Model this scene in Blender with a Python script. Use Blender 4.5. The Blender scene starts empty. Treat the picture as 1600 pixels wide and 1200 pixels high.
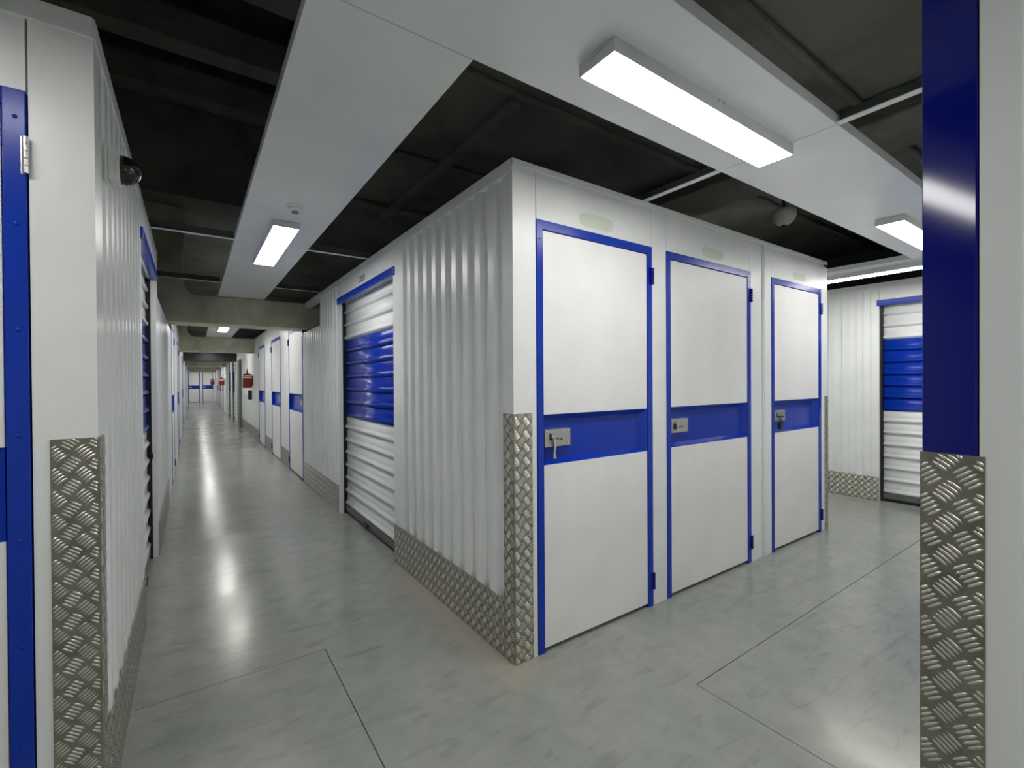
import bpy, math, random
from mathutils import Vector, Matrix

# ------------------------------------------------------------------ camera, world, exposure
SC = bpy.context.scene
COL = SC.collection
CAM_H, YAW, PITCH, ROLL, FPX = 1.3485, 0.608247, -0.006593, -0.006561, 718.28
cam_data = bpy.data.cameras.new('camera')
cam_data.sensor_fit = 'HORIZONTAL'
cam_data.sensor_width = 36.0
cam_data.lens = 36.0 * FPX / 1600.0
cam_data.clip_start = 0.02
cam_data.clip_end = 200
cam = bpy.data.objects.new('camera', cam_data)
COL.objects.link(cam)
_F = Vector((math.sin(YAW) * math.cos(PITCH), math.cos(YAW) * math.cos(PITCH), math.sin(PITCH)))
_r = Vector((math.cos(YAW), -math.sin(YAW), 0))
_u = _r.cross(_F)
_r2 = _r * math.cos(ROLL) + _u * math.sin(ROLL)
_u2 = -_r * math.sin(ROLL) + _u * math.cos(ROLL)
cam.matrix_world = Matrix(((_r2.x, _u2.x, -_F.x, 0), (_r2.y, _u2.y, -_F.y, 0), (_r2.z, _u2.z, -_F.z, CAM_H), (0, 0, 0, 1)))
SC.camera = cam

world = bpy.data.worlds.new('world')
SC.world = world
world.use_nodes = True
world.node_tree.nodes['Background'].inputs[0].default_value = (0.6, 0.68, 0.66, 1)
world.node_tree.nodes['Background'].inputs[1].default_value = 0.004
SC.view_settings.view_transform = 'Standard'
SC.view_settings.look = 'None'
SC.view_settings.gamma = 1.0
SC.view_settings.use_curve_mapping = False
SC.view_settings.exposure = 0.0
SC.cycles.use_denoising = True
SC.cycles.max_bounces = 10
SC.cycles.diffuse_bounces = 8
SC.cycles.glossy_bounces = 4
SC.cycles.sample_clamp_indirect = 6.0
SC.cycles.use_adaptive_sampling = True
SC.cycles.adaptive_threshold = 0.02
LAMP_STRENGTH = 26.5

random.seed(7)

# ------------------------------------------------------------------ materials
def new_mat(name):
    m = bpy.data.materials.new(name)
    m.use_nodes = True
    nt = m.node_tree
    return m, nt, nt.nodes['Principled BSDF']

def setp(b, col, rough, metal=0.0, spec=0.5, coat=0.0):
    b.inputs['Base Color'].default_value = (*col, 1)
    b.inputs['Roughness'].default_value = rough
    b.inputs['Metallic'].default_value = metal
    b.inputs['Specular IOR Level'].default_value = spec
    b.inputs['Coat Weight'].default_value = coat

def noise_mix(nt, b, c1, c2, scale, detail=4, rough_in=None, coord='Object', dist=0.0, lo=0.35, hi=0.65, stretch=None):
    tc = nt.nodes.new('ShaderNodeTexCoord')
    n = nt.nodes.new('ShaderNodeTexNoise')
    n.inputs['Scale'].default_value = scale
    n.inputs['Detail'].default_value = detail
    n.inputs['Distortion'].default_value = dist
    src = tc.outputs[coord]
    if stretch:
        mp = nt.nodes.new('ShaderNodeMapping')
        mp.inputs['Scale'].default_value = stretch
        nt.links.new(src, mp.inputs[0])
        src = mp.outputs[0]
    nt.links.new(src, n.inputs['Vector'])
    r = nt.nodes.new('ShaderNodeValToRGB')
    r.color_ramp.elements[0].position = lo
    r.color_ramp.elements[1].position = hi
    r.color_ramp.elements[0].color = (*c1, 1)
    r.color_ramp.elements[1].color = (*c2, 1)
    nt.links.new(n.outputs['Fac'], r.inputs[0])
    if b is not None:
        nt.links.new(r.outputs[0], b.inputs['Base Color'])
    if rough_in:
        mr = nt.nodes.new('ShaderNodeMapRange')
        mr.inputs['To Min'].default_value = rough_in[0]
        mr.inputs['To Max'].default_value = rough_in[1]
        nt.links.new(n.outputs['Fac'], mr.inputs['Value'])
        nt.links.new(mr.outputs[0], b.inputs['Roughness'])
    return n, r

M = {}
def simple(key, col, rough, metal=0.0, spec=0.5, coat=0.0, var=0.03, scale=3.0):
    m, nt, b = new_mat(key)
    setp(b, col, rough, metal, spec, coat)
    lo = tuple(max(0, c * (1 - var)) for c in col)
    hi = tuple(min(1, c * (1 + var)) for c in col)
    noise_mix(nt, b, lo, hi, scale)
    M[key] = m
    return m

simple('white_steel', (0.87, 0.888, 0.875), 0.32)
simple('white_sheet', (0.865, 0.885, 0.878), 0.30)
simple('door_white', (0.89, 0.886, 0.872), 0.40)
simple('tray_white', (0.85, 0.872, 0.868), 0.24)
simple('blue', (0.004, 0.038, 0.42), 0.24, spec=0.35)
simple('blue_gloss', (0.003, 0.009, 0.21), 0.085, spec=0.4)
simple('lamp_body', (0.62, 0.63, 0.65), 0.4)
simple('rail_white', (0.75, 0.76, 0.74), 0.4)
simple('rail_web_shade', (0.10, 0.125, 0.11), 0.5)  # dark version of the white rail: shade on its web put into the colour
simple('column_grey', (0.17, 0.18, 0.17), 0.6)
simple('black', (0.006, 0.006, 0.008), 0.5)
simple('dark_gap', (0.012, 0.012, 0.012), 0.8)
simple('steel', (0.52, 0.51, 0.47), 0.38, metal=0.85)
simple('bright_steel', (0.72, 0.72, 0.70), 0.25, metal=0.9)
simple('bar_grey', (0.12, 0.13, 0.12), 0.45)
simple('red', (0.24, 0.018, 0.010), 0.4)
simple('sensor_dark', (0.01, 0.012, 0.01), 0.1, spec=0.7)
simple('sticker', (0.68, 0.75, 0.64), 0.5)
simple('green_ink', (0.05, 0.10, 0.045), 0.5)
simple('plastic_white', (0.82, 0.83, 0.80), 0.45)
simple('near_black', (0.012, 0.018, 0.014), 0.6)
simple('unit_grey', (0.25, 0.26, 0.25), 0.8)

# brushed aluminium tread plate; lamp glints put into paler bars over a darkened plate
def tread_mat():
    m, nt, b = new_mat('tread_aluminium')
    setp(b, (0.40, 0.38, 0.33), 0.33, 0.9)
    noise_mix(nt, b, (0.30, 0.285, 0.23), (0.42, 0.40, 0.34), 14, 5, rough_in=(0.30, 0.46))
    M['tread'] = m
    m2, nt2, b2 = new_mat('tread_bar_glint')
    setp(b2, (0.78, 0.76, 0.70), 0.30, 0.95)
    noise_mix(nt2, b2, (0.74, 0.72, 0.66), (0.86, 0.84, 0.78), 20)
    M['tread_bar'] = m2
tread_mat()

def concrete_mat():
    m, nt, b = new_mat('beam_concrete')
    setp(b, (0.40, 0.37, 0.28), 0.85)
    noise_mix(nt, b, (0.48, 0.455, 0.35), (0.70, 0.665, 0.55), 3.0, 8, dist=0.4)
    n = nt.nodes.new('ShaderNodeTexNoise'); n.inputs['Scale'].default_value = 25; n.inputs['Detail'].default_value = 6
    bp = nt.nodes.new('ShaderNodeBump'); bp.inputs['Strength'].default_value = 0.25; bp.inputs['Distance'].default_value = 0.02
    nt.links.new(n.outputs['Fac'], bp.inputs['Height']); nt.links.new(bp.outputs[0], b.inputs['Normal'])
    M['concrete'] = m
    m, nt, b = new_mat('slab_concrete')
    setp(b, (0.1, 0.1, 0.09), 0.9)
    noise_mix(nt, b, (0.17, 0.175, 0.15), (0.30, 0.295, 0.25), 1.2, 9, dist=0.6)
    n = nt.nodes.new('ShaderNodeTexNoise'); n.inputs['Scale'].default_value = 12; n.inputs['Detail'].default_value = 7
    bp = nt.nodes.new('ShaderNodeBump'); bp.inputs['Strength'].default_value = 0.35; bp.inputs['Distance'].default_value = 0.03
    nt.links.new(n.outputs['Fac'], bp.inputs['Height']); nt.links.new(bp.outputs[0], b.inputs['Normal'])
    M['slab'] = m
concrete_mat()

def floor_mat():
    m, nt, b = new_mat('polished_floor_concrete')
    setp(b, (0.24, 0.255, 0.24), 0.3, spec=0.5)
    tc = nt.nodes.new('ShaderNodeTexCoord')
    def noise(scale, detail, dist=0.0, stretch=None):
        n = nt.nodes.new('ShaderNodeTexNoise')
        n.inputs['Scale'].default_value = scale; n.inputs['Detail'].default_value = detail
        n.inputs['Distortion'].default_value = dist
        if stretch:
            mp = nt.nodes.new('ShaderNodeMapping'); mp.inputs['Scale'].default_value = stretch
            mp.inputs['Rotation'].default_value = (0, 0, 0.5)
            nt.links.new(tc.outputs['Object'], mp.inputs[0]); nt.links.new(mp.outputs[0], n.inputs['Vector'])
        else:
            nt.links.new(tc.outputs['Object'], n.inputs['Vector'])
        return n
    def ramp(n, a, c1, d, c2):
        r = nt.nodes.new('ShaderNodeValToRGB')
        r.color_ramp.elements[0].position = a; r.color_ramp.elements[0].color = (*c1, 1)
        r.color_ramp.elements[1].position = d; r.color_ramp.elements[1].color = (*c2, 1)
        nt.links.new(n.outputs['Fac'], r.inputs[0])
        return r
    big = ramp(noise(1.1, 6, 0.5), 0.2, (0.275, 0.30, 0.28), 0.8, (0.365, 0.375, 0.345))
    mid = ramp(noise(9, 10, 0.3), 0.25, (0.86, 0.87, 0.86), 0.75, (1.07, 1.06, 1.05))
    mul = nt.nodes.new('ShaderNodeMixRGB'); mul.blend_type = 'MULTIPLY'; mul.inputs[0].default_value = 1
    nt.links.new(big.outputs[0], mul.inputs[1]); nt.links.new(mid.outputs[0], mul.inputs[2])
    st = ramp(noise(3.0, 8, 1.8, (1.0, 5.0, 1.0)), 0.30, (0.60, 0.60, 0.58), 0.44, (1, 1, 1))
    mul2 = nt.nodes.new('ShaderNodeMixRGB'); mul2.blend_type = 'MULTIPLY'; mul2.inputs[0].default_value = 0.4
    nt.links.new(mul.outputs[0], mul2.inputs[1]); nt.links.new(st.outputs[0], mul2.inputs[2])
    # bare beige strip left unpainted along the foot of the centre block
    sep = nt.nodes.new('ShaderNodeSeparateXYZ'); nt.links.new(tc.outputs['Object'], sep.inputs[0])
    def span(sock, a0, a1, b0, b1):
        m1 = nt.nodes.new('ShaderNodeMapRange'); m1.interpolation_type = 'SMOOTHSTEP'
        m1.inputs['From Min'].default_value = a0; m1.inputs['From Max'].default_value = a1
        m2 = nt.nodes.new('ShaderNodeMapRange'); m2.interpolation_type = 'SMOOTHSTEP'
        m2.inputs['From Min'].default_value = b1; m2.inputs['From Max'].default_value = b0
        nt.links.new(sock, m1.inputs['Value']); nt.links.new(sock, m2.inputs['Value'])
        mm = nt.nodes.new('ShaderNodeMath'); mm.operation = 'MULTIPLY'
        nt.links.new(m1.outputs[0], mm.inputs[0]); nt.links.new(m2.outputs[0], mm.inputs[1])
        return mm.outputs[0]
    sx = span(sep.outputs['X'], 1.07, 1.17, 1.34, 1.42); sy = span(sep.outputs['Y'], 1.55, 1.72, 2.9, 3.3)
    mk = nt.nodes.new('ShaderNodeMath'); mk.operation = 'MULTIPLY'; nt.links.new(sx, mk.inputs[0]); nt.links.new(sy, mk.inputs[1])
    mk2 = nt.nodes.new('ShaderNodeMath'); mk2.operation = 'MULTIPLY'; mk2.inputs[1].default_value = 0.6; nt.links.new(mk.outputs[0], mk2.inputs[0])
    mxb = nt.nodes.new('ShaderNodeMixRGB'); mxb.inputs[2].default_value = (0.42, 0.37, 0.315, 1)
    nt.links.new(mk2.outputs[0], mxb.inputs[0]); nt.links.new(mul2.outputs[0], mxb.inputs[1])
    nt.links.new(mxb.outputs[0], b.inputs['Base Color'])
    rr = nt.nodes.new('ShaderNodeMapRange')
    rr.inputs['From Min'].default_value = 0.3; rr.inputs['From Max'].default_value = 0.7
    rr.inputs['To Min'].default_value = 0.15; rr.inputs['To Max'].default_value = 0.25
    nt.links.new(noise(2.5, 8, 0.3).outputs['Fac'], rr.inputs['Value'])
    nt.links.new(rr.outputs[0], b.inputs['Roughness'])
    bp = nt.nodes.new('ShaderNodeBump'); bp.inputs['Strength'].default_value = 0.01; bp.inputs['Distance'].default_value = 0.01
    b.inputs['Specular Tint'].default_value = (1.0, 0.94, 0.80, 1)
    nt.links.new(noise(30, 5).outputs['Fac'], bp.inputs['Height']); nt.links.new(bp.outputs[0], b.inputs['Normal'])
    M['floor'] = m
floor_mat()

def lamp_mat():
    m = bpy.data.materials.new('lamp_diffuser'); m.use_nodes = True
    nt = m.node_tree; nt.nodes.clear()
    e = nt.nodes.new('ShaderNodeEmission'); o = nt.nodes.new('ShaderNodeOutputMaterial')
    e.inputs[0].default_value = (1.0, 0.985, 0.955, 1); e.inputs[1].default_value = LAMP_STRENGTH
    nt.links.new(e.outputs[0], o.inputs[0])
    M['lamp'] = m
lamp_mat()

# ------------------------------------------------------------------ helpers
class MB:
    def __init__(self): self.v = []; self.f = []
    def box(self, x0, x1, y0, y1, z0, z1):
        n = len(self.v)
        self.v += [(x0, y0, z0), (x1, y0, z0), (x1, y1, z0), (x0, y1, z0), (x0, y0, z1), (x1, y0, z1), (x1, y1, z1), (x0, y1, z1)]
        self.f += [tuple(n + i for i in q) for q in ((0, 3, 2, 1), (4, 5, 6, 7), (0, 1, 5, 4), (1, 2, 6, 5), (2, 3, 7, 6), (3, 0, 4, 7))]
        return self
    def extrude(self, pts, axis, a, b):
        """closed 2-D outline pts extruded along axis ('x','y','z') from a to b."""
        n = len(self.v); k = len(pts)
        for t in (a, b):
            for p, q in pts:
                self.v.append({'x': (t, p, q), 'y': (p, t, q), 'z': (p, q, t)}[axis])
        self.f.append(tuple(n + i for i in range(k)))
        self.f.append(tuple(n + k + i for i in reversed(range(k))))
        for i in range(k):
            j = (i + 1) % k
            self.f.append((n + i, n + k + i, n + k + j, n + j))
        return self
    def lathe(self, prof, c=(0, 0, 0), seg=20, axis='z'):
        n = len(self.v); k = len(prof)
        for s in range(seg):
            a = 2 * math.pi * s / seg
            for r, h in prof:
                p = (r * math.cos(a), r * math.sin(a), h)
                if axis == 'y': p = (p[0], p[2], p[1])
                if axis == 'x': p = (p[2], p[0], p[1])
                self.v.append((c[0] + p[0], c[1] + p[1], c[2] + p[2]))
        for s in range(seg):
            t = (s + 1) % seg
            for i in range(k - 1):
                self.f.append((n + s * k + i, n + t * k + i, n + t * k + i + 1, n + s * k + i + 1))
        self.f.append(tuple(n + s * k for s in reversed(range(seg))))
        self.f.append(tuple(n + s * k + k - 1 for s in range(seg)))
        return self
    def mesh(self, name, mat, smooth=False):
        me = bpy.data.meshes.new(name)
        me.from_pydata(self.v, [], self.f)
        me.validate(); me.update()
        import bmesh
        bm = bmesh.new(); bm.from_mesh(me)
        bmesh.ops.recalc_face_normals(bm, faces=bm.faces)
        bm.to_mesh(me); bm.free()
        me.materials.append(M[mat])
        if smooth:
            me.polygons.foreach_set('use_smooth', [True] * len(me.polygons))
        return me
    def build(self, name, mat, parent=None, loc=None, smooth=False, bevel=0.0, auto=None):
        return place(name, self.mesh(name, mat, smooth), parent, loc, bevel, auto)

def place(name, me, parent=None, loc=None, bevel=0.0, auto=None, rz=0.0):
    o = bpy.data.objects.new(name, me)
    COL.objects.link(o)
    if parent is not None: o.parent = parent
    if loc is not None: o.location = loc
    if rz: o.rotation_euler.z = rz
    if bevel:
        md = o.modifiers.new('bevel', 'BEVEL'); md.width = bevel; md.segments = 2; md.limit_method = 'ANGLE'
    return o

def tag(o, label=None, cat=None, group=None, kind=None):
    if label: o['label'] = label
    if cat: o['category'] = cat
    if group: o['group'] = group
    if kind: o['kind'] = kind
    elif cat: o['kind'] = 'thing'
    return o

def empty(name, loc, rz=0.0):
    o = bpy.data.objects.new(name, None); COL.objects.link(o)
    o.location = loc; o.rotation_euler.z = rz
    o.empty_display_size = 0.1
    return o

# wall frames: local x = viewer's right along the wall, local -y = out into the corridor, z up
XC, YC, XL = 1.245, 1.776, -0.224
WH = 2.40
ROT = {'-y': 0.0, '-x': -math.pi / 2, '+x': math.pi / 2, '+y': math.pi}

def wall(name, loc, face):
    o = empty(name, loc, ROT[face]); tag(o, kind='structure'); return o

PITCH_C = 0.137
def corrugated(parent, x0, x1, z0, z1, depth=0.024, name='corrugated_sheet'):
    """trapezoidal sheet: ribs flush with local y=0, valleys set back"""
    n = max(1, round((x1 - x0) / PITCH_C)); p = (x1 - x0) / n
    front = []
    for i in range(n):
        a = x0 + i * p
        front += [(a, 0.0), (a + 0.40 * p, 0.0), (a + 0.50 * p, depth), (a + 0.90 * p, depth)]
    front.append((x1, 0.0))
    pts = front + [(x1, 0.045), (x0, 0.045)]
    return MB().extrude(pts, 'z', z0, z1).build(name, 'white_sheet', parent)

def panel(parent, x0, x1, z0, z1, y0=0.0, y1=0.045, name='flat_panel', mat='white_steel', g=0.0012):
    return MB().box(x0 + g, x1 - g, y0, y1, z0, z1).build(name, mat, parent)

def core(parent, x0, x1, z0, z1):
    return MB().box(x0, x1, 0.046, 0.07, z0, z1).build('wall_core', 'unit_grey', parent)

def cap(parent, x0, x1, h=0.055, proud=0.004):
    return MB().box(x0, x1, -proud, 0.075, WH - h, WH).build('top_trim', 'white_steel', parent, bevel=0.002)

# ---- tread plate
def tread_bars(rects):
    """five-bar tread pattern; each rect = (origin, udir, vdir, ndir, width, height)"""
    mb = MB()
    cu, cv, L, w, h = 0.030, 0.0635, 0.035, 0.0056, 0.0029
    for O, U, V, N, W, H in rects:
        O, U, V, N = Vector(O), Vector(U), Vector(V), Vector(N)
        cols = int(W / cu) + 2
        for i in range(cols):
            uc = 0.012 + i * cu
            sgn = 1 if i % 2 == 0 else -1
            rows = int(H / cv) + 3
            for j in range(-1, rows):
                vc = j * cv + (0.5 * cv if i % 2 else 0.0) + 0.01
                a = sgn * math.radians(38)
                ca, sa = math.cos(a), math.sin(a)
                for k in range(-2, 3):
                    bu, bv = uc - sa * k * 0.0088, vc + ca * k * 0.0088
                    LL = L * (1 - 0.07 * abs(k))
                    e1 = (bu - ca * LL / 2, bv - sa * LL / 2); e2 = (bu + ca * LL / 2, bv + sa * LL / 2)
                    # clip to the plate along the bar
                    t0, t1 = 0.0, 1.0
                    for a1, a2, lim in ((e1[0], e2[0], W), (e1[1], e2[1], H)):
                        d = a2 - a1
                        if abs(d) < 1e-9:
                            if not 0 < a1 < lim: t1 = -1
                            continue
                        ta, tb = (0.001 - a1) / d, (lim - 0.001 - a1) / d
                        if ta > tb: ta, tb = tb, ta
                        t0, t1 = max(t0, ta), min(t1, tb)
                    if t1 - t0 < 0.25: continue
                    q = lambda t: (e1[0] + (e2[0] - e1[0]) * t, e1[1] + (e2[1] - e1[1]) * t)
                    p1, p2 = q(t0), q(t1)
                    m1, m2 = q(t0 + (t1 - t0) * 0.22), q(t0 + (t1 - t0) * 0.78)
                    px, py = -sa * w / 2, ca * w / 2
                    P = lambda a_, hh: tuple(O + U * a_[0] + V * a_[1] + N * hh)
                    n = len(mb.v)
                    mb.v += [P(p1, 0.0), P(p2, 0.0), P((m1[0] + px, m1[1] + py), 0.0), P((m2[0] + px, m2[1] + py), 0.0),
                             P((m1[0] - px, m1[1] - py), 0.0), P((m2[0] - px, m2[1] - py), 0.0), P(m1, h), P(m2, h)]
                    mb.f += [tuple(n + t for t in f) for f in ((2, 6, 7, 3), (4, 5, 7, 6), (0, 6, 2), (0, 4, 6), (1, 3, 7), (1, 7, 5))]
    return mb

def bars_obj(parent, rects):
    mb = tread_bars(rects)
    me = bpy.data.meshes.new('tread_pattern'); me.from_pydata(mb.v, [], mb.f); me.update()
    me.materials.append(M['tread_bar'])
    me.polygons.foreach_set('use_smooth', [True] * len(me.polygons))
    o = place('tread_pattern', me, parent); o['kind'] = 'stuff'
    return o

def corner_guard(loc, rz, wl, wr, h, label, group='tread plate corner guards'):
    """outside-corner angle. local: corner at origin; one leg along +x on the plane y=0 facing -y, other leg along +y on x=0 facing -x"""
    t = empty('corner_guard', loc, rz)
    tag(t, label, 'corner guard', group)
    e = 0.0035
    pts = [(-e, -e), (wr, -e), (wr, 0), (0, 0), (0, wl), (-e, wl)]
    MB().extrude(pts, 'z', 0.0, h).build('angle_plate', 'tread', t)
    bars_obj(t, [((0, -e, 0), (1, 0, 0), (0, 0, 1), (0, -1, 0), wr, h), ((-e, wl, 0), (0, -1, 0), (0, 0, 1), (-1, 0, 0), wl, h)])
    return t

def kick_plate(loc, rz, w, h, label, bars=True):
    t = empty('kick_plate', loc, rz)
    tag(t, label, 'kick plate', 'tread plate kick plates')
    MB().box(0, w, -0.004, 0.0, 0, h).build('plate', 'tread', t)
    if bars: bars_obj(t, [((0, -0.004, 0), (1, 0, 0), (0, 0, 1), (0, -1, 0), w, h)])
    return t

# ---- shared small meshes
SCREW = MB().lathe([(0.0055, 0.0), (0.0055, -0.0012), (0.0035, -0.0028)], seg=10, axis='y').mesh('screw', 'blue', True)
SCREW_S = MB().lathe([(0.0045, 0.0), (0.0045, -0.0012), (0.0028, -0.0028)], seg=10, axis='y').mesh('plate_screw', 'bright_steel', True)
HOLE = MB().lathe([(0.006, 0.0), (0.006, -0.001), (0.004, -0.0012)], seg=12, axis='y').mesh('keyhole', 'black', True)

def hinge_mesh(mat, lw=0.03):
    mb = MB()
    for k in range(5):
        mb.lathe([(0.007, k * 0.02 + 0.001), (0.007, k * 0.02 + 0.019)], c=(0.002, -0.012, 0), seg=10)
    mb.box(-lw, 0.0, -0.008, -0.0045, 0, 0.1)
    return mb.mesh('hinge', mat, False)
HINGE_B, HINGE_S = hinge_mesh('blue_gloss'), hinge_mesh('bright_steel', 0.008)

def swing_door(loc, face, w, label, lock='lever', hinge='blue', detail=True, group='white hinged unit doors', flip=False):
    t = empty('swing_door', loc, ROT[face])
    tag(t, label, 'door', group)
    H, jw, jr = 2.14, 0.038, 0.045
    if flip: jw, jr = jr, jw
    MB().box(0, jw, -0.006, 0.05, 0, H).build('jamb', 'blue', t, bevel=0.002)
    MB().box(w - jr, w, -0.006, 0.05, 0, H).build('jamb', 'blue', t, bevel=0.002)
    MB().box(jw, w - jr, -0.0055, 0.05, H - 0.046, H).build('frame_head', 'blue', t, bevel=0.002)
    a, b = jw + 0.003, w - jr - 0.003
    MB().box(a, b, -0.002, 0.03, 1.18, H - 0.05).build('upper_panel', 'door_white', t, bevel=0.0015)
    MB().box(a, b, -0.002, 0.03, 0.022, 0.93).build('lower_panel', 'door_white', t, bevel=0.0015)
    # recessed blue lock channel
    d = 0.034
    rail = MB()
    n = len(rail.v)
    rail.v += [(a, -0.0025, 0.93), (b, -0.0025, 0.93), (b, -0.0025, 1.18), (a, -0.0025, 1.18),
               (a + 0.002, d, 0.952), (b - 0.055, d, 0.952), (b - 0.055, d, 1.150), (a + 0.002, d, 1.150),
               (a, 0.04, 0.93), (b, 0.04, 0.93), (b, 0.04, 1.18), (a, 0.04, 1.18)]
    rail.f += [(4, 5, 6, 7), (0, 1, 5, 4), (1, 2, 6, 5), (2, 3, 7, 6), (3, 0, 4, 7), (8, 11, 10, 9), (0, 8, 9, 1), (1, 9, 10, 2), (2, 10, 11, 3), (3, 11, 8, 0)]
    ro = rail.build('lock_rail', 'blue', t)
    ro['label'] = 'recessed blue lock channel across the door'
    # lock plate
    px0, px1, pz0, pz1 = a + 0.006, a + 0.176, 1.017, 1.104
    if flip: px0, px1 = b - 0.176, b - 0.006
    py = -0.001
    lp = MB().box(px0, px1, py, 0.036, pz0, pz1).build('lock_plate', 'steel', t, bevel=0.002)
    lp['label'] = 'steel lock plate with keyholes'
    if detail:
        for sx in (px0 + 0.012, px1 - 0.012, px1 - 0.045):
            for sz in (pz0 + 0.012, pz1 - 0.012):
                place('plate_screw', SCREW_S, lp, (sx, py, sz))
        for kx, kz in ((px0 + 0.085, 1.055), (px0 + 0.108, 1.053)):
            place('keyhole', HOLE, lp, (kx, py, kz))
        MB().box(px0 + 0.03, px0 + 0.042, py - 0.0015, py + 0.002, 1.05, 1.085).build('bolt_slot', 'black', lp)
        if lock == 'lever':
            MB().extrude([(px0 + 0.036, 1.072), (px0 + 0.047, 1.074), (px0 + 0.060, 1.05), (px0 + 0.064, 1.02), (px0 + 0.058, 0.985), (px0 + 0.064, 0.958), (px0 + 0.044, 0.958), (px0 + 0.046, 0.985), (px0 + 0.052, 1.02), (px0 + 0.048, 1.045)], 'y', py - 0.014, py - 0.005).build('bolt_lever', 'bright_steel', lp, bevel=0.002)
            MB().lathe([(0.008, 0.0), (0.008, -0.016), (0.005, -0.018)], c=(px0 + 0.043, py, 1.066), seg=12, axis='y').build('lever_pivot', 'steel', lp, smooth=True)
        if lock == 'short':
            MB().box(px0 + 0.022, px0 + 0.036, py - 0.012, py - 0.001, 1.04, 1.075).build('bolt_knob', 'black', lp, bevel=0.003)
            MB().box(px0 + 0.036, px0 + 0.05, py - 0.009, py - 0.001, 1.055, 1.066).build('bolt_lever', 'bright_steel', lp, bevel=0.002)
        if lock == 'padlock':
            MB().box(px0 + 0.045, px0 + 0.115, py - 0.016, py - 0.002, 1.045, 1.058).build('bolt_lever', 'black', lp, bevel=0.003)
            pk = MB().box(px0 + 0.03, px0 + 0.078, py - 0.03, py - 0.006, 0.955, 1.005).build('padlock_body', 'black', lp, bevel=0.004)
            sh = MB()
            for k in range(8):
                a0 = math.pi * k / 8; a1 = math.pi * (k + 1) / 8
                cx, cz, r = px0 + 0.054, 1.02, 0.016
                sh.extrude([(cx + r * math.cos(a0), cz + r * math.sin(a0)), (cx + (r + 0.006) * math.cos(a0), cz + (r + 0.006) * math.sin(a0)), (cx + (r + 0.006) * math.cos(a1), cz + (r + 0.006) * math.sin(a1)), (cx + r * math.cos(a1), cz + r * math.sin(a1))], 'y', py - 0.021, py - 0.015)
            sh.box(px0 + 0.032, px0 + 0.038, py - 0.021, py - 0.015, 1.0, 1.02).box(px0 + 0.070, px0 + 0.076, py - 0.021, py - 0.015, 1.0, 1.02)
            sh.build('shackle', 'black', lp)
    hm = HINGE_S if hinge == 'steel' else HINGE_B
    hx = 0.004 if flip else w - 0.002
    for hz in (0.10, 1.915):
        place('hinge', hm, t, (hx, 0, hz))
    if detail:
        for i in range(8):
            zz = 0.05 + i * 0.285
            if 0.93 < zz < 1.18: zz = 0.90 if i == 3 else zz
            place('screw', SCREW, t, (jw * 0.45, -0.006, zz))
            place('screw', SCREW, t, (w - jr * 0.45, -0.006, zz + 0.02))
    return t

# ---- roller shutter
SLAT_P = 0.13
_SLATS = {}
def slat_mesh(w, mat):
    key = (round(w, 4), mat)
    if key not in _SLATS:
        prof = [(0.0, 0.024), (0.04, 0.022), (0.09, 0.008), (0.13, 0.001), (0.19, 0.0), (0.25, 0.001), (0.33, 0.010), (0.39, 0.016), (0.45, 0.0175), (0.97, 0.0175), (1.0, 0.024)]
        front = [(d, s * SLAT_P) for s, d in prof]
        pts = front + [(0.032, SLAT_P), (0.032, 0.0)]
        me = MB().extrude(pts, 'x', 0.0, w).mesh('slat', mat, False)
        # smooth only the curved face
        for p in me.polygons:
            if abs(p.normal.x) < 0.5 and p.normal.y < 0.2: p.use_smooth = True
        _SLATS[key] = me
    return _SLATS[key]

def roller_shutter(loc, face, w, label, near='right', handle=True, over=0.04, group='striped roller shutters'):
    """local x 0..w is the opening between the wall panels"""
    t = empty('roller_shutter', loc, ROT[face])
    tag(t, label, 'shutter', group)
    rc = 0.045
    lin = MB().box(-over, w + over, -0.012, 0.03, 2.145, 2.208).build('lintel', 'blue', t, bevel=0.003)
    lin['label'] = 'blue lintel above the shutter'
    for x in (0.0, w - 0.022):
        MB().box(x, x + 0.022, rc - 0.012, rc + 0.05, 0, 2.145).build('guide_channel', 'black', t)
    a, b = 0.018, w - 0.018
    z = 0.085
    k = 0
    while z < 2.13:
        me = slat_mesh(b - a, 'blue' if 7 <= k < 13 else 'white_sheet')
        place('slat', me, t, (a, rc, z))
        z += SLAT_P; k += 1
    MB().box(a, b, rc + 0.002, rc + 0.03, 0.03, 0.085).build('bottom_bar', 'bar_grey', t, bevel=0.004)
    MB().box(a, b, rc + 0.008, rc + 0.028, 0.0, 0.03).build('rubber_seal', 'black', t)
    MB().box(0.0, w, rc + 0.05, rc + 0.06, 0.0, 2.4).build('back_sheet', 'dark_gap', t)
    if handle:
        lx = b - 0.03 if near == 'right' else a + 0.005
        lt = MB().box(lx, lx + 0.018, rc - 0.014, rc, 0.80, 0.905).build('latch', 'black', t, bevel=0.003)
        MB().box(lx - 0.006, lx + 0.024, rc - 0.02, rc - 0.004, 0.77, 0.815).build('latch_lock', 'black', t, bevel=0.004)
        MB().box(w * 0.42, w * 0.42 + 0.12, rc - 0.02, rc + 0.004, 0.035, 0.06).build('pull_handle', 'black', t, bevel=0.004)
    return t

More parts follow.
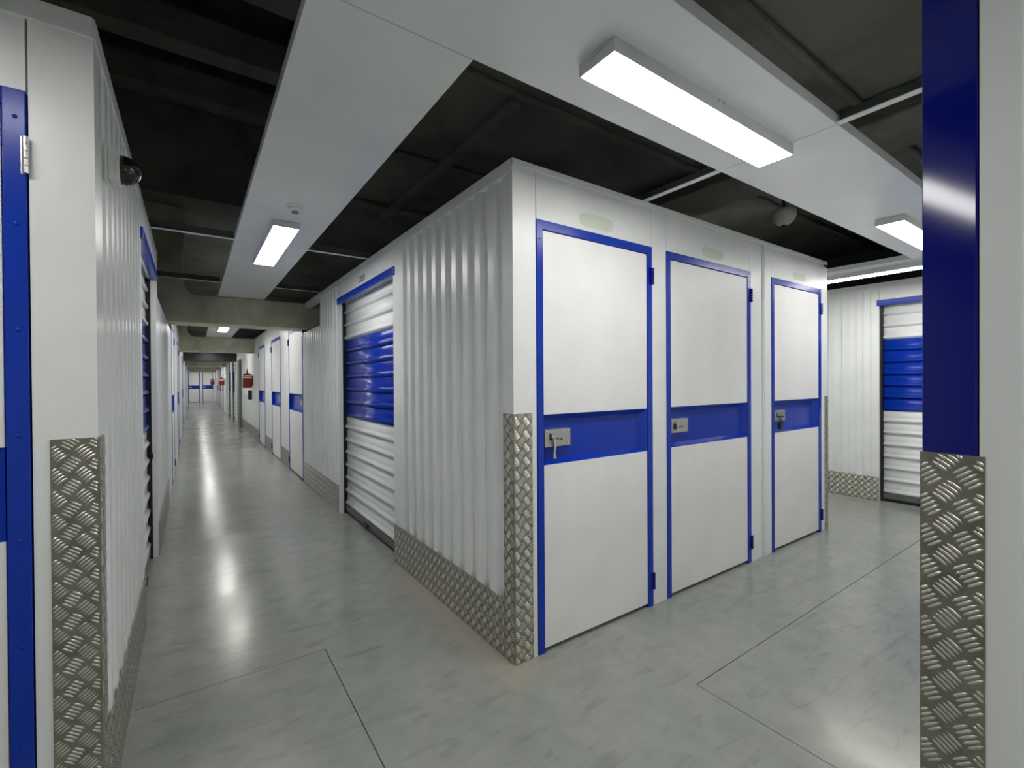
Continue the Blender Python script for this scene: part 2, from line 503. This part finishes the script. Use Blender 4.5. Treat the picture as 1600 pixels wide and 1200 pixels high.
# ================================================================== FLOOR
floor = MB().box(-5, 9, -5, 41, -0.09, -0.012).build('floor', 'dark_gap'); tag(floor, kind='structure')
def slab_piece(pts):
    return MB().extrude(pts, 'z', -0.06, 0.0).build('floor_slab', 'floor', floor)
g = 0.002
slab_piece([(-5, -5), (0.54 - g, -5), (0.54 - g, 2.442 - g), (-5, 2.442 - g)])
slab_piece([(1.82 + g, -5), (9, -5), (9, 1.2 - g), (1.82 + g, 1.2 - g)])
slab_piece([(0.54 + g, -5), (1.82 - g, -5), (1.82 - g, 1.2 + g), (9, 1.2 + g), (9, 8.5 - g), (-5, 8.5 - g), (-5, 2.442 + g), (0.54 + g, 2.442 + g)])
slab_piece([(-5, 8.5 + g), (9, 8.5 + g), (9, 17.0 - g), (-5, 17.0 - g)])
slab_piece([(-5, 17.0 + g), (9, 17.0 + g), (9, 41), (-5, 41)])

# ================================================================== CEILING
ceil = MB().box(1.0, 9, -5, 41, 3.4, 3.6).box(-5, -1.1, -5, 41, 3.4, 3.6).box(-1.1, 1.0, 6.2, 41, 3.4, 3.6).box(-1.1, 1.0, -5, -2.0, 3.4, 3.6).build('ceiling', 'slab'); tag(ceil, kind='structure')
MB().box(-1.3, -1.1, -2.2, 6.4, 3.6, 5.6).box(1.0, 1.2, -2.2, 6.4, 3.6, 5.6).box(-1.1, 1.0, 6.2, 6.4, 3.6, 5.6).box(-1.1, 1.0, -2.2, -2.0, 3.6, 5.6).box(-1.3, 1.2, -2.2, 6.4, 5.6, 5.7).build('added_dark_bay', 'slab', ceil)  # bay added above the long corridor so the ceiling there turns dark
def rib(x0, x1, y0, y1, z0, nm='ceiling_rib'):
    return MB().box(x0, x1, y0, y1, z0, 3.4).build(nm, 'slab', ceil, bevel=0.02)
rib(4.08, 4.72, -5, 6.2, 3.2, 'ceiling_beam')
rib(-1.6, -1.1, -5, 6.2, 3.2, 'ceiling_beam')
for y in (1.30, 2.62, -0.1, 3.9, 5.2):
    rib(1.0, 4.08, y, y + 0.06, 3.35)
    rib(4.72, 9, y, y + 0.06, 3.35)
rib(1.9, 2.0, 2.7, 6.2, 3.33)
for y in (3.0, 3.9, 4.9, 5.8):
    MB().box(-1.1, 1.0, y, y + 0.22, 4.3, 4.6).build('ceiling_rib', 'slab', ceil, bevel=0.02)  # ribs set high inside the added bay to catch less light

def beam(y, d, x0, x1, name, mat, left_column=False, z0=2.06, z1=2.398):
    o = empty(name, (0, y, 0)); tag(o, kind='structure')
    if left_column:
        r = 0.14; cx = -0.065
        pts = [(x0, z0), (x1, z0), (x1, z1), (cx + r, z1)]
        for k in range(1, 9):
            a = math.pi / 2 * k / 8
            pts.append((cx + r - r * math.sin(a), z1 + r - r * math.cos(a)))
        pts += [(cx, 3.4), (x0, 3.4)]
        MB().extrude(pts, 'y', 0, d).build('beam_body', mat, o, bevel=0.012)
    else:
        MB().box(x0, x1, 0, d, z0, z1).build('beam_body', mat, o, bevel=0.012)
    return o
beam(6.6, 0.4, -1.2, 2.2, 'trim_1', 'concrete', True)
beam(12.6, 0.4, -1.2, 2.2, 'trim_2', 'concrete', True)
beam(18.0, 0.4, -1.2, 2.2, 'trim_3', 'near_black', False)  # third beam coloured near black instead of concrete
beam(24.0, 0.4, -1.2, 2.2, 'trim_4', 'concrete')
beam(30.0, 0.4, -1.2, 2.2, 'trim_5', 'concrete')
beam(36.0, 0.4, -1.2, 2.2, 'trim_6', 'concrete')

# ================================================================== WALLS
# --- centre block, face with the three hinged doors (faces -y)
D1 = (1.385, 2.255); D2 = (2.394, 3.377); D3 = (3.689, 4.562); XE = 4.70
wf = wall('wall_front', (0, YC, 0), '-y')
core(wf, XC + 0.05, D1[0], 0, WH)
for a, b in ((D1[1], D2[0]), (D2[1], 3.545), (3.583, D3[0]), (D3[1], XE)):
    panel(wf, a, b, 0.0, WH); core(wf, a, b, 0, WH)
core(wf, 3.545, 3.583, 0, WH)
MB().box(3.547, 3.557, -0.008, 0.04, 0, WH - 0.06).build('seam_strip', 'white_steel', wf, bevel=0.002)
MB().box(3.571, 3.581, -0.008, 0.04, 0, WH - 0.06).build('seam_strip', 'white_steel', wf, bevel=0.002)
MB().box(3.557, 3.571, 0.004, 0.04, 0, WH - 0.06).build('seam_strip', 'white_steel', wf)
for a, b in (D1, D2, D3):
    panel(wf, a, b, 2.141, WH); core(wf, a, b, 2.141, WH)
cap(wf, XC, XE, 0.03)
# --- centre block, corridor side with shutter (faces -x); local x runs towards -Y from YC
wl = wall('wall_center', (XC, YC, 0), '-x')
def ly(Y): return YC - Y            # world Y -> local x on a -x facing wall anchored at YC
MB().extrude([(ly(1.862), 0.0), (0.0, 0.0), (0.0, 0.137), (-0.04, 0.137), (-0.04, 0.04), (ly(1.862), 0.04)], 'z', 0, WH).build('corner_angle', 'white_steel', wl)
corrugated(wl, ly(3.20), ly(1.862), 0, WH)
panel(wl, ly(3.345), ly(3.20), 0, WH)
panel(wl, ly(4.885), ly(3.345), 2.15, WH)
panel(wl, ly(4.95), ly(4.885), 0, WH)
corrugated(wl, ly(5.74), ly(4.95), 0, WH)
corrugated(wl, ly(6.78), ly(5.74), 0, 2.02)
core(wl, ly(3.345), ly(1.862), 0, WH); core(wl, ly(4.885), ly(3.345), 2.15, WH); core(wl, ly(5.74), ly(4.885), 0, WH); core(wl, ly(6.78), ly(5.74), 0, 2.02)
cap(wl, ly(6.595), -0.003, 0.06, 0.004)
# reveal returns of the shutter opening
FD = [(6.78, 7.88), (8.70, 9.76), (10.76, 11.77)]
# beyond the beam
prev = 6.78
for a, b in FD:
    if a > prev:
        panel(wl, ly(a), ly(prev), 0, WH); core(wl, ly(a), ly(prev), 0, WH)
    panel(wl, ly(b), ly(a), 2.141, WH); core(wl, ly(b), ly(a), 2.141, WH)
    prev = b
FR = [(19.0, 20.4), (21.2, 22.6)]
FD2 = [(26.0, 27.0), (28.2, 29.2), (31.6, 32.6), (33.8, 34.8)]
for a, b in FR + FD2:
    panel(wl, ly(a), ly(prev), 0, WH); core(wl, ly(a), ly(prev), 0, WH)
    panel(wl, ly(b), ly(a), 2.141, WH); core(wl, ly(b), ly(a), 2.15, WH)
    prev = b
panel(wl, ly(39.0), ly(prev), 0, WH); core(wl, ly(39.0), ly(prev), 0, WH)
cap(wl, ly(39.0), ly(7.0), 0.04)
# concrete column standing proud of the corridor wall
colm = MB().box(XC - 0.07, XC + 0.2, 16.2, 16.9, 0, 2.06).build('trim_7', 'column_grey', bevel=0.01); tag(colm, kind='structure')
# --- centre block far side (faces +x)
wr = wall('wall_back', (XE, YC, 0), '+x')
panel(wr, 0.0, 0.1, 0, WH); corrugated(wr, 0.1, 6.2, 0, WH); core(wr, 0.07, 6.2, 0, WH); cap(wr, 0, 6.2)

# --- left block: face towards the cross corridor (faces -y)
DL = (-1.232, -0.362)
wlf = wall('wall_left_front', (0, YC, 0), '-y')
core(wlf, DL[1], XL - 0.05, 0, WH)
panel(wlf, DL[0], DL[1], 2.141, WH); core(wlf, DL[0], DL[1], 2.141, WH)
panel(wlf, -1.5, DL[0], 0, WH); core(wlf, -1.5, DL[0], 0, WH)
corrugated(wlf, -5.0, -1.5, 0, WH); core(wlf, -5.0, -1.5, 0, WH)
cap(wlf, -5.0, XL, 0.06)
# --- left block: long corridor side (faces +x); local x = Y - YC
wll = wall('wall_left', (XL, YC, 0), '+x')
def lx(Y): return Y - YC
MB().extrude([(lx(1.85), 0.0), (0.0, 0.0), (0.0, 0.134), (0.04, 0.134), (0.04, 0.04), (lx(1.85), 0.04)], 'z', 0, WH).build('corner_angle', 'white_steel', wll)
corrugated(wll, lx(1.85), lx(3.16), 0, WH)
panel(wll, lx(3.16), lx(3.26), 0, WH)
panel(wll, lx(3.26), lx(4.50), 2.15, WH)
panel(wll, lx(4.50), lx(4.70), 0, WH)
core(wll, lx(1.85), lx(3.26), 0, WH); core(wll, lx(3.26), lx(4.5), 2.15, WH); core(wll, lx(4.5), lx(4.7), 0, WH)
cap(wll, 0.003, lx(4.70), 0.06)
corrugated(wll, lx(4.70), lx(6.40), 0, 2.05); core(wll, lx(4.70), lx(6.40), 0, 2.05)
prev = 5.30
LFD = [(7.6, 8.6), (10.6, 11.6), (16.0, 17.0), (26.0, 27.0)]
prev = 6.40
for a, b in LFD:
    panel(wll, lx(prev), lx(a), 0, WH if prev > 7 else 2.05); core(wll, lx(prev), lx(a), 0, WH if prev > 7 else 2.05)
    panel(wll, lx(a), lx(b), 2.141, WH)
    core(wll, lx(a), lx(b), 2.141, WH)
    prev = b
panel(wll, lx(prev), lx(39.0), 0, WH); core(wll, lx(prev), lx(39), 0, WH)
cap(wll, lx(7.6), lx(39.0), 0.04)

# --- end wall of the long corridor
we = wall('wall_end', (0, 39.0, 0), '-y')
ED = [(-0.22, 0.46), (0.60, 1.28)]
panel(we, -1.5, ED[0][0], 0, WH); panel(we, ED[0][1], ED[1][0], 0, WH); panel(we, ED[1][1], 2.5, 0, WH)
for a, b in ED: panel(we, a, b, 2.141, WH)
core(we, -1.5, 2.5, 2.1, 3.4)

# --- right block: corner beside the camera
YR = 0.298
wrb = wall('wall_right', (XC, YR, 0), '-x')     # local x = YR - Y
tilt = 0.075
# blue corner trim, slight splay added to catch the left lamp's reflection
tr = MB().extrude([(0.0, 0.005), (0.082, -0.001), (0.084, 0.004), (0.084, 0.03), (0.0, 0.03)], 'z', 0.0, WH).build('corner_trim', 'blue_gloss', wrb, bevel=0.0015)
tr['label'] = 'glossy dark blue corner post'
corrugated(wrb, 0.086, 0.086 + 0.137 * 24, 0, WH, 0.024); core(wrb, 0.03, 3.3, 0, WH)
wrf = wall('wall_right_front', (XC, YR, 0), '+y')   # faces +y, local x runs towards -X
corrugated(wrf, -(XE - XC), -0.03, 0, WH); core(wrf, -(XE - XC), -0.06, 0, WH); cap(wrf, -(XE - XC), -0.05)
wrs = wall('wall_right_side', (XE, YR - 4, 0), '+x')
corrugated(wrs, 0, 4.0, 0, WH)

# --- far wall of the crossing corridor at the right
XF = 6.20
wfr = wall('wall_far_right', (XF, 1.84, 0), '-x')   # local x = 1.84 - Y
FW = 1.25
panel(wfr, -0.075, 0.0, 0, WH)
corrugated(wfr, -4.5, -0.075, 0, WH)
panel(wfr, 0, FW, 2.15, WH)
panel(wfr, FW, FW + 0.08, 0, WH); corrugated(wfr, FW + 0.08, 6.0, 0, WH)
core(wfr, -4.5, 0, 0, WH); core(wfr, 0, FW, 2.15, WH); core(wfr, FW, 6, 0, WH)
cap(wfr, -4.5, 6.0)
wfe = wall('wall_far_end', (4.5, 6.3, 0), '-y'); corrugated(wfe, 0, 2.0, 0, WH)
wtf = wall('wall_behind_left_front', (-0.95, -0.35, 0), '+y'); corrugated(wtf, 0, 4.0, 0, WH); core(wtf, 0.05, 4.0, 0, WH)
wts = wall('wall_behind_left', (-0.95, -4.6, 0), '+x'); corrugated(wts, 0, 4.25, 0, WH); core(wts, 0, 4.2, 0, WH)
wb = wall('wall_behind', (2.0, -4.6, 0), '+y'); corrugated(wb, 0, 6.0, 0, WH)
wle = wall('wall_left_end', (-4.8, -4.0, 0), '+x'); corrugated(wle, 0, 5.8, 0, WH)

# ================================================================== DOORS AND SHUTTERS
swing_door((D1[0], YC, 0), '-y', D1[1] - D1[0], 'white hinged door with blue frame nearest the tread-plate corner, lever hanging from its lock', 'lever')
swing_door((D2[0], YC, 0), '-y', D2[1] - D2[0], 'middle of the three blue-framed white doors on the centre block', 'short')
swing_door((D3[0], YC, 0), '-y', D3[1] - D3[0], 'narrow-looking blue-framed white door with a black padlock, farthest right on centre block', 'padlock')
swing_door((DL[0], YC, 0), '-y', DL[1] - DL[0], 'blue-framed white door cut off at the left edge, bright steel hinge', 'short', hinge='steel')
roller_shutter((XC, 4.885, 0), '-x', 4.885 - 3.345, 'white roller shutter with blue middle band beside the ribbed wall of the centre block', 'right')
roller_shutter((XL, 3.26, 0), '+x', 1.24, 'roller shutter on the left corridor wall just past the motion sensor', 'right')
roller_shutter((XF, 1.84, 0), '-x', FW, 'white and blue roller shutter at far right behind the blue corner post', 'right', handle=False, over=0.02)
names = ['first white door past the first concrete beam on the right corridor wall', 'second white door past the first concrete beam on the right corridor wall', 'third white door on the right corridor wall, before the red sign']
for (a, b), lb in zip(FD, names):
    swing_door((XC, b, 0), '-x', b - a, lb, 'short', detail=False, group='doors along the long corridor', flip=True)
for (a, b), lb in zip(FR, ['nearer of two distant roller shutters past the grey column', 'farther of two distant roller shutters past the grey column']):
    roller_shutter((XC, b, 0), '-x', b - a, lb, handle=False, group='distant roller shutters')
for k, (a, b) in enumerate(FD2):
    swing_door((XC, b, 0), '-x', b - a, ['first', 'second', 'third', 'fourth'][k] + ' tiny distant door on the right past the two distant shutters', detail=False, group='doors along the long corridor')
ordn = ['first', 'second', 'third', 'fourth', 'fifth', 'sixth', 'seventh', 'eighth', 'ninth']
for k, (a, b) in enumerate(LFD):
    swing_door((XL, a, 0), '+x', b - a, ordn[k] + ' edge-on hinged door on the left corridor wall past the first beam', detail=False, group='doors along the left of the long corridor')
for (a, b), lb in zip(ED, ['left white door with blue band closing the far end of corridor', 'right white door with blue band closing the far end of corridor']):
    swing_door((a, 39.0, 0), '-y', b - a, lb, detail=False, group='end doors')

# ================================================================== GUARDS AND KICK PLATES
corner_guard((XC, YC, 0), 0.0, 0.085, 0.108, 1.192, 'tread-plate corner guard on the near corner of the centre block')
# left block: corner at (XL, YC): legs along -x (facing -y) and +y (facing +x)
def corner_guard_r(loc, wx, wy, h, label, flipy=False):
    t = empty('corner_guard', loc); tag(t, label, 'corner guard', 'tread plate corner guards')
    e = 0.0035
    pts = [(e, -e), (e, wy), (0, wy), (0, 0), (-wx, 0), (-wx, -e)]
    MB().extrude(pts, 'z', 0.0, h).build('angle_plate', 'tread', t)
    bars_obj(t, [((-wx, -e, 0), (1, 0, 0), (0, 0, 1), (0, -1, 0), wx, h), ((e, 0, 0), (0, 1, 0), (0, 0, 1), (1, 0, 0), wy, h)])
    return t
corner_guard_r((XL, YC, 0), 0.1, 0.085, 1.194, 'tread-plate corner guard on the left block beside the cut-off door')
corner_guard_r((XE, YC, 0), 0.06, 0.1, 1.192, 'slim distant tread-plate corner guard right of the padlocked door')
# right block: corner (XC, YR): legs along -y on x=XC facing -x, along +x on y=YR facing +y
tg = empty('corner_guard', (XC, YR, 0)); tag(tg, 'large tread-plate corner guard below the blue corner post at right', 'corner guard', 'tread plate corner guards')
e = 0.004
MB().extrude([(-e, e * 0.4), (0.1, e * 0.4), (0.1, 0.0), (0.0, 0.0), (0.0, -0.094), (-e, -0.094)], 'z', 0, 1.197).build('angle_plate', 'tread', tg)
bars_obj(tg, [((-e, e * 0.4, 0), (0, -1, 0), (0, 0, 1), (-1, 0, 0), 0.094 + e * 0.4, 1.197), ((0.1, e * 0.4, 0), (-1, 0, 0), (0, 0, 1), (0, 1, 0), 0.1, 1.197)])

kick_plate((XC, 3.345, 0), ROT['-x'], 3.345 - 1.862, 0.283, 'tread-plate kick plate along the ribbed wall of the centre block')
kick_plate((XC, 6.77, 0), ROT['-x'], 6.77 - 4.95, 0.27, 'dull kick plate on the corridor wall between shutter and first far door')
kick_plate((XC, 8.69, 0), ROT['-x'], 8.69 - 7.89, 0.27, 'kick plate between the first and second far doors', bars=False)
kick_plate((XC, 10.75, 0), ROT['-x'], 10.75 - 9.77, 0.27, 'kick plate between the second and third far doors', bars=False)
kick_plate((XC, 16.2, 0), ROT['-x'], 16.2 - 11.78, 0.27, 'long distant kick plate under the red sign', bars=False)
kick_plate((XL, 1.862, 0), ROT['+x'], 3.26 - 1.862, 0.283, 'tread-plate kick plate running low along the left corridor wall')
kick_plate((XL, 4.52, 0), ROT['+x'], 1.9, 0.27, 'short kick plate past the shutter on the left wall')
kick_plate((XF, 3.6, 0), ROT['-x'], 3.6 - 1.845, 0.262, 'bright tread-plate kick plate left of the far right shutter')

# ================================================================== CEILING TRAYS, LAMPS, RAILS
def tray(x0, x1, y0, y1, label):
    g_ = 0.002
    o = MB().box(x0 + g_, x1 - g_, y0 + g_, y1 - g_, 2.40, 2.445).build('ceiling_tray', 'tray_white', bevel=0.002)
    return tag(o, label, 'ceiling panel', 'white ceiling trays')
TX0, TX1, TY0, TY1 = 0.265, 0.768, 0.79, 1.31
tray(-0.40, 2.20, TY0, TY1, 'white ceiling tray above the crossing, carrying the large near lamp')
tray(2.20, 5.20, TY0, TY1, 'white ceiling tray over the cross corridor running behind the blue post')
tray(-4.5, -0.40, TY0, TY1, 'white ceiling tray over the cross corridor left of the camera')
tray(TX0, TX1, TY1, 3.945, 'white ceiling tray over long corridor, near piece with the smoke detector')
tray(TX0, TX1, 3.945, 6.66, 'white ceiling tray over long corridor ending at first concrete beam')
tray(TX0, TX1, 6.9, 12.7, 'white ceiling tray between first and second concrete beams')
tray(TX0, TX1, 12.9, 18.1, 'white ceiling tray past the second concrete beam')
tray(TX0, TX1, 18.3, 24.1, 'distant white ceiling tray past the dark beam')
tray(TX0, TX1, 24.3, 30.1, 'distant white ceiling tray past the fourth beam')
tray(TX0, TX1, 30.3, 36.1, 'distant white ceiling tray past the fifth beam')
tray(TX0, TX1, 36.3, 39.0, 'distant white ceiling tray at the corridor end')
tray(5.20, 5.70, -3.0, 6.0, 'edge-on white ceiling tray over the far right corridor')
tray(TX0, TX1, -4.5, TY0, 'white ceiling tray behind the camera')

def lamp(loc, along, label, L=1.16):
    t = empty('ceiling_lamp', loc, 0.0 if along == 'x' else math.pi / 2)
    tag(t, label, 'lamp', 'rectangular ceiling lamps')
    w = 0.158
    # z=0 is the tray underside
    MB().box(-L / 2, L / 2, -w / 2, w / 2, -0.0445, 0.0).build('housing', 'lamp_body', t, bevel=0.003)
    MB().box(-L / 2 + 0.005, L / 2 - 0.005, -w / 2 + 0.005, w / 2 - 0.005, -0.0452, -0.040).build('diffuser', 'lamp', t)
    for sx in (-0.016, 0.016):
        for sy in (-1, 1):
            MB().box(sx - 0.006, sx + 0.006, sy * w / 2 - 0.004, sy * w / 2 + 0.004, -0.012, -0.001).build('clip', 'bright_steel', t, bevel=0.002)
    for s in (-1, 1):
        MB().box(s * L / 2 - 0.004, s * L / 2 + 0.004, -0.03, 0.03, -0.014, -0.002).build('end_clip', 'bright_steel', t, bevel=0.002)
    return t
lamp((1.645, 1.05, 2.40), 'x', 'large bright ceiling lamp at the top right above the crossing')
lamp((4.31, 1.05, 2.40), 'x', 'bright ceiling lamp partly hidden by the blue corner post')
lamp((-1.02, 1.05, 2.40), 'x', 'ceiling lamp left of the camera over the cross corridor')
lamp((0.514, 3.87, 2.40), 'y', 'bright ceiling lamp over the long corridor beside the smoke detector')
lamp((0.50, 10.15, 2.40), 'y', 'small distant ceiling lamp seen just under the first concrete beam')
lamp((0.45, 17.2, 2.40), 'y', 'tiny distant ceiling lamp seen just under the second concrete beam')
lamp((0.5, 21.0, 2.40), 'y', 'distant ceiling lamp past the dark beam')
lamp((0.5, 27.0, 2.40), 'y', 'distant ceiling lamp between the fourth and fifth beams')
lamp((0.5, 33.0, 2.40), 'y', 'distant ceiling lamp nearest the corridor end')
lamp((0.514, 7.75, 2.40), 'y', 'added ceiling lamp hidden right behind the first concrete beam')  # this and the next two: unseen, added to brighten the long corridor
lamp((0.514, 13.9, 2.40), 'y', 'added ceiling lamp hidden right behind the second concrete beam')
lamp((0.514, 24.9, 2.40), 'y', 'added ceiling lamp hidden behind the fourth beam')
lamp((0.514, 37.3, 2.40), 'y', 'unseen ceiling lamp added over the corridor end doors')  # unseen, added to brighten the dark end wall
lamp((5.45, 4.3, 2.40), 'y', 'ceiling lamp deep in the far right corridor')
lamp((5.45, 1.62, 2.40), 'y', 'thin bright lamp seen edge-on above the far right shutter')
lamp((0.514, -1.1, 2.40), 'y', 'unseen ceiling lamp added behind the camera')  # unseen, placed close behind to brighten the right wall

def support_rail(x0, x1, y0, y1, z, label):
    t = empty('support_rail', ((x0 + x1) / 2, (y0 + y1) / 2, z)); tag(t, label, 'rail', 'white cross rails')
    lx_, ly_ = (x1 - x0), (y1 - y0)
    if lx_ > ly_:
        MB().box(-lx_ / 2, lx_ / 2, -0.016, 0.016, 0, 0.004).build('rail_flange', 'rail_white', t)
        MB().box(-lx_ / 2, lx_ / 2, 0.012, 0.016, 0.004, 0.06).build('rail_web', 'rail_web_shade', t)
    else:
        MB().box(-0.018, 0.018, -ly_ / 2, ly_ / 2, 0, 0.004).build('rail_flange', 'rail_white', t)
        MB().box(0.014, 0.018, -ly_ / 2, ly_ / 2, 0.004, 0.05).build('rail_web', 'rail_web_shade', t)
    return t
support_rail(XL - 0.04, TX0, 3.93, 3.96, 2.402, 'white rail from left corridor wall to the long tray')
support_rail(TX1, XC + 0.04, 3.93, 3.96, 2.402, 'white rail from the long tray to the centre block above its shutter')
support_rail(2.18, 2.22, TY1, YC + 0.04, 2.402, 'white rail from the cross tray to the centre block above its doors')
support_rail(2.18, 2.22, YR - 0.04, TY0, 2.402, 'white rail from the cross tray toward the blue corner post')
support_rail(XL - 0.3, TX0, 5.9, 5.93, 2.44, 'dim rail left of the long tray near the first beam')
support_rail(TX1, XC + 0.04, 5.9, 5.93, 2.44, 'dim rail right of the long tray near the first beam')

# ================================================================== SMALL THINGS
t = empty('smoke_detector', (0.514, 2.985, 2.40)); tag(t, 'round white smoke detector on the tray next to the corridor lamp', 'detector')
MB().lathe([(0.05, 0.0), (0.05, -0.010), (0.046, -0.014)], seg=28).build('base', 'plastic_white', t, smooth=False)
MB().lathe([(0.038, -0.014), (0.040, -0.024), (0.030, -0.034), (0.022, -0.036)], seg=28).build('sensor_head', 'plastic_white', t)
MB().lathe([(0.020, -0.036), (0.020, -0.044), (0.012, -0.047)], seg=20).build('sensor_cap', 'unit_grey', t)

t = empty('motion_sensor', (XL, 2.0, 2.06)); tag(t, 'white wall bracket with dark half-dome motion sensor, high on the left ribbed wall', 'sensor')
MB().box(0.0, 0.006, -0.045, 0.045, -0.06, 0.06).build('back_plate', 'plastic_white', t, bevel=0.002)
MB().box(0.006, 0.035, -0.035, 0.04, -0.05, 0.05).build('bracket', 'plastic_white', t, bevel=0.006)
mb = MB()
prof = [(0.048, 0.0), (0.047, 0.015), (0.042, 0.030), (0.033, 0.042), (0.020, 0.051), (0.006, 0.055)]
mb.lathe(prof, seg=24, axis='x').build('dome', 'sensor_dark', t, loc=(0.035, 0.005, 0.0), smooth=True)
MB().lathe([(0.05, 0.0), (0.05, 0.006)], seg=24, axis='x').build('dome_ring', 'plastic_white', t, loc=(0.031, 0.005, 0.0))

t = empty('dome_alarm', (4.55, 2.075, 2.90)); tag(t, 'pale round dome hanging from the dark ceiling above the centre block', 'alarm')
MB().lathe([(0.085, 0.03), (0.105, 0.02), (0.105, -0.02), (0.092, -0.065), (0.06, -0.10), (0.025, -0.115)], seg=28).build('dome', 'plastic_white', t, smooth=True)
MB().lathe([(0.02, -0.113), (0.018, -0.122)], seg=14).build('lens', 'black', t)
MB().lathe([(0.012, 0.03), (0.012, 0.31)], seg=10).build('stem', 'near_black', t)

# red flag signs projecting from the corridor wall
def flag_sign(y, label, s=1.0, z0=1.22):
    t = empty('flag_sign', (XC, y, z0)); tag(t, label, 'sign', 'red projecting signs')
    MB().box(-0.22 * s, -0.02, -0.01, 0.01, 0.0, 0.30 * s).build('sign_plate', 'red', t)
    MB().box(-0.22 * s, -0.02, -0.013, 0.0, 0.24 * s, 0.275 * s).build('white_stripe', 'plastic_white', t)
    MB().extrude([(-0.22 * s, 0.31 * s), (-0.02, 0.31 * s), (-0.04, 0.35 * s), (-0.10 * s, 0.37 * s), (-0.12 * s, 0.50 * s), (-0.14 * s, 0.37 * s), (-0.20 * s, 0.35 * s)], 'y', -0.01, 0.01).build('pointed_top', 'red', t)
    MB().box(-0.02, 0.0, -0.02, 0.02, 0.05, 0.32 * s).build('wall_bracket', 'near_black', t)
    return t
flag_sign(13.05, 'red pointed sign with a white stripe projecting from the right corridor wall')
flag_sign(25.3, 'smaller distant red sign past the two distant shutters')
flag_sign(36.8, 'tiny red sign close to the corridor end doors')
t = empty('call_point', (XC, 13.35, 0.92)); tag(t, 'small black box on the corridor wall below the red sign', 'box')
MB().box(-0.08, 0.0, -0.06, 0.06, 0.0, 0.24).build('box_body', 'black', t, bevel=0.006)
MB().box(-0.084, -0.08, -0.03, 0.03, 0.08, 0.16).build('box_front', 'bar_grey', t)

# number stickers above the doors
def sticker(loc, face, w, h, label, text=None):
    t = empty('number_sticker', loc, ROT[face]); tag(t, label, 'sticker', 'faded stickers over the doors')
    pts = []
    for k in range(16):
        a = 2 * math.pi * k / 16
        c, s = math.cos(a), math.sin(a)
        pts.append((w / 2 * math.copysign(abs(c) ** 0.5, c), h / 2 * math.copysign(abs(s) ** 0.5, s)))
    MB().extrude(pts, 'y', -0.0016, -0.0004).build('backing', 'sticker', t)
    if text:
        cu = bpy.data.curves.new('digits', 'FONT'); cu.body = text; cu.size = h * 1.25
        cu.align_x = 'CENTER'; cu.align_y = 'CENTER'; cu.extrude = 0.0006
        cu.materials.append(M['green_ink'])
        tmp = bpy.data.objects.new('digits_curve', cu); COL.objects.link(tmp)
        me = bpy.data.meshes.new_from_object(tmp.evaluated_get(bpy.context.evaluated_depsgraph_get()))
        bpy.data.objects.remove(tmp); me.materials.clear(); me.materials.append(M['green_ink'])
        o = place('digits', me, t)
        o.location = (0, -0.0022, 0); o.rotation_euler = (math.pi / 2, 0, 0)
    return t
sticker((1.80, YC, 2.20), '-y', 0.25, 0.075, 'pale green faded sticker over the nearest hinged door')
sticker((2.90, YC, 2.20), '-y', 0.25, 0.07, 'pale green faded sticker over the middle hinged door')
sticker((4.16, YC, 2.20), '-y', 0.22, 0.06, 'pale green faded sticker over the padlocked door')
sticker((XC, 4.10, 2.262), '-x', 0.26, 0.062, 'small green number sticker over the centre block shutter', '3028')
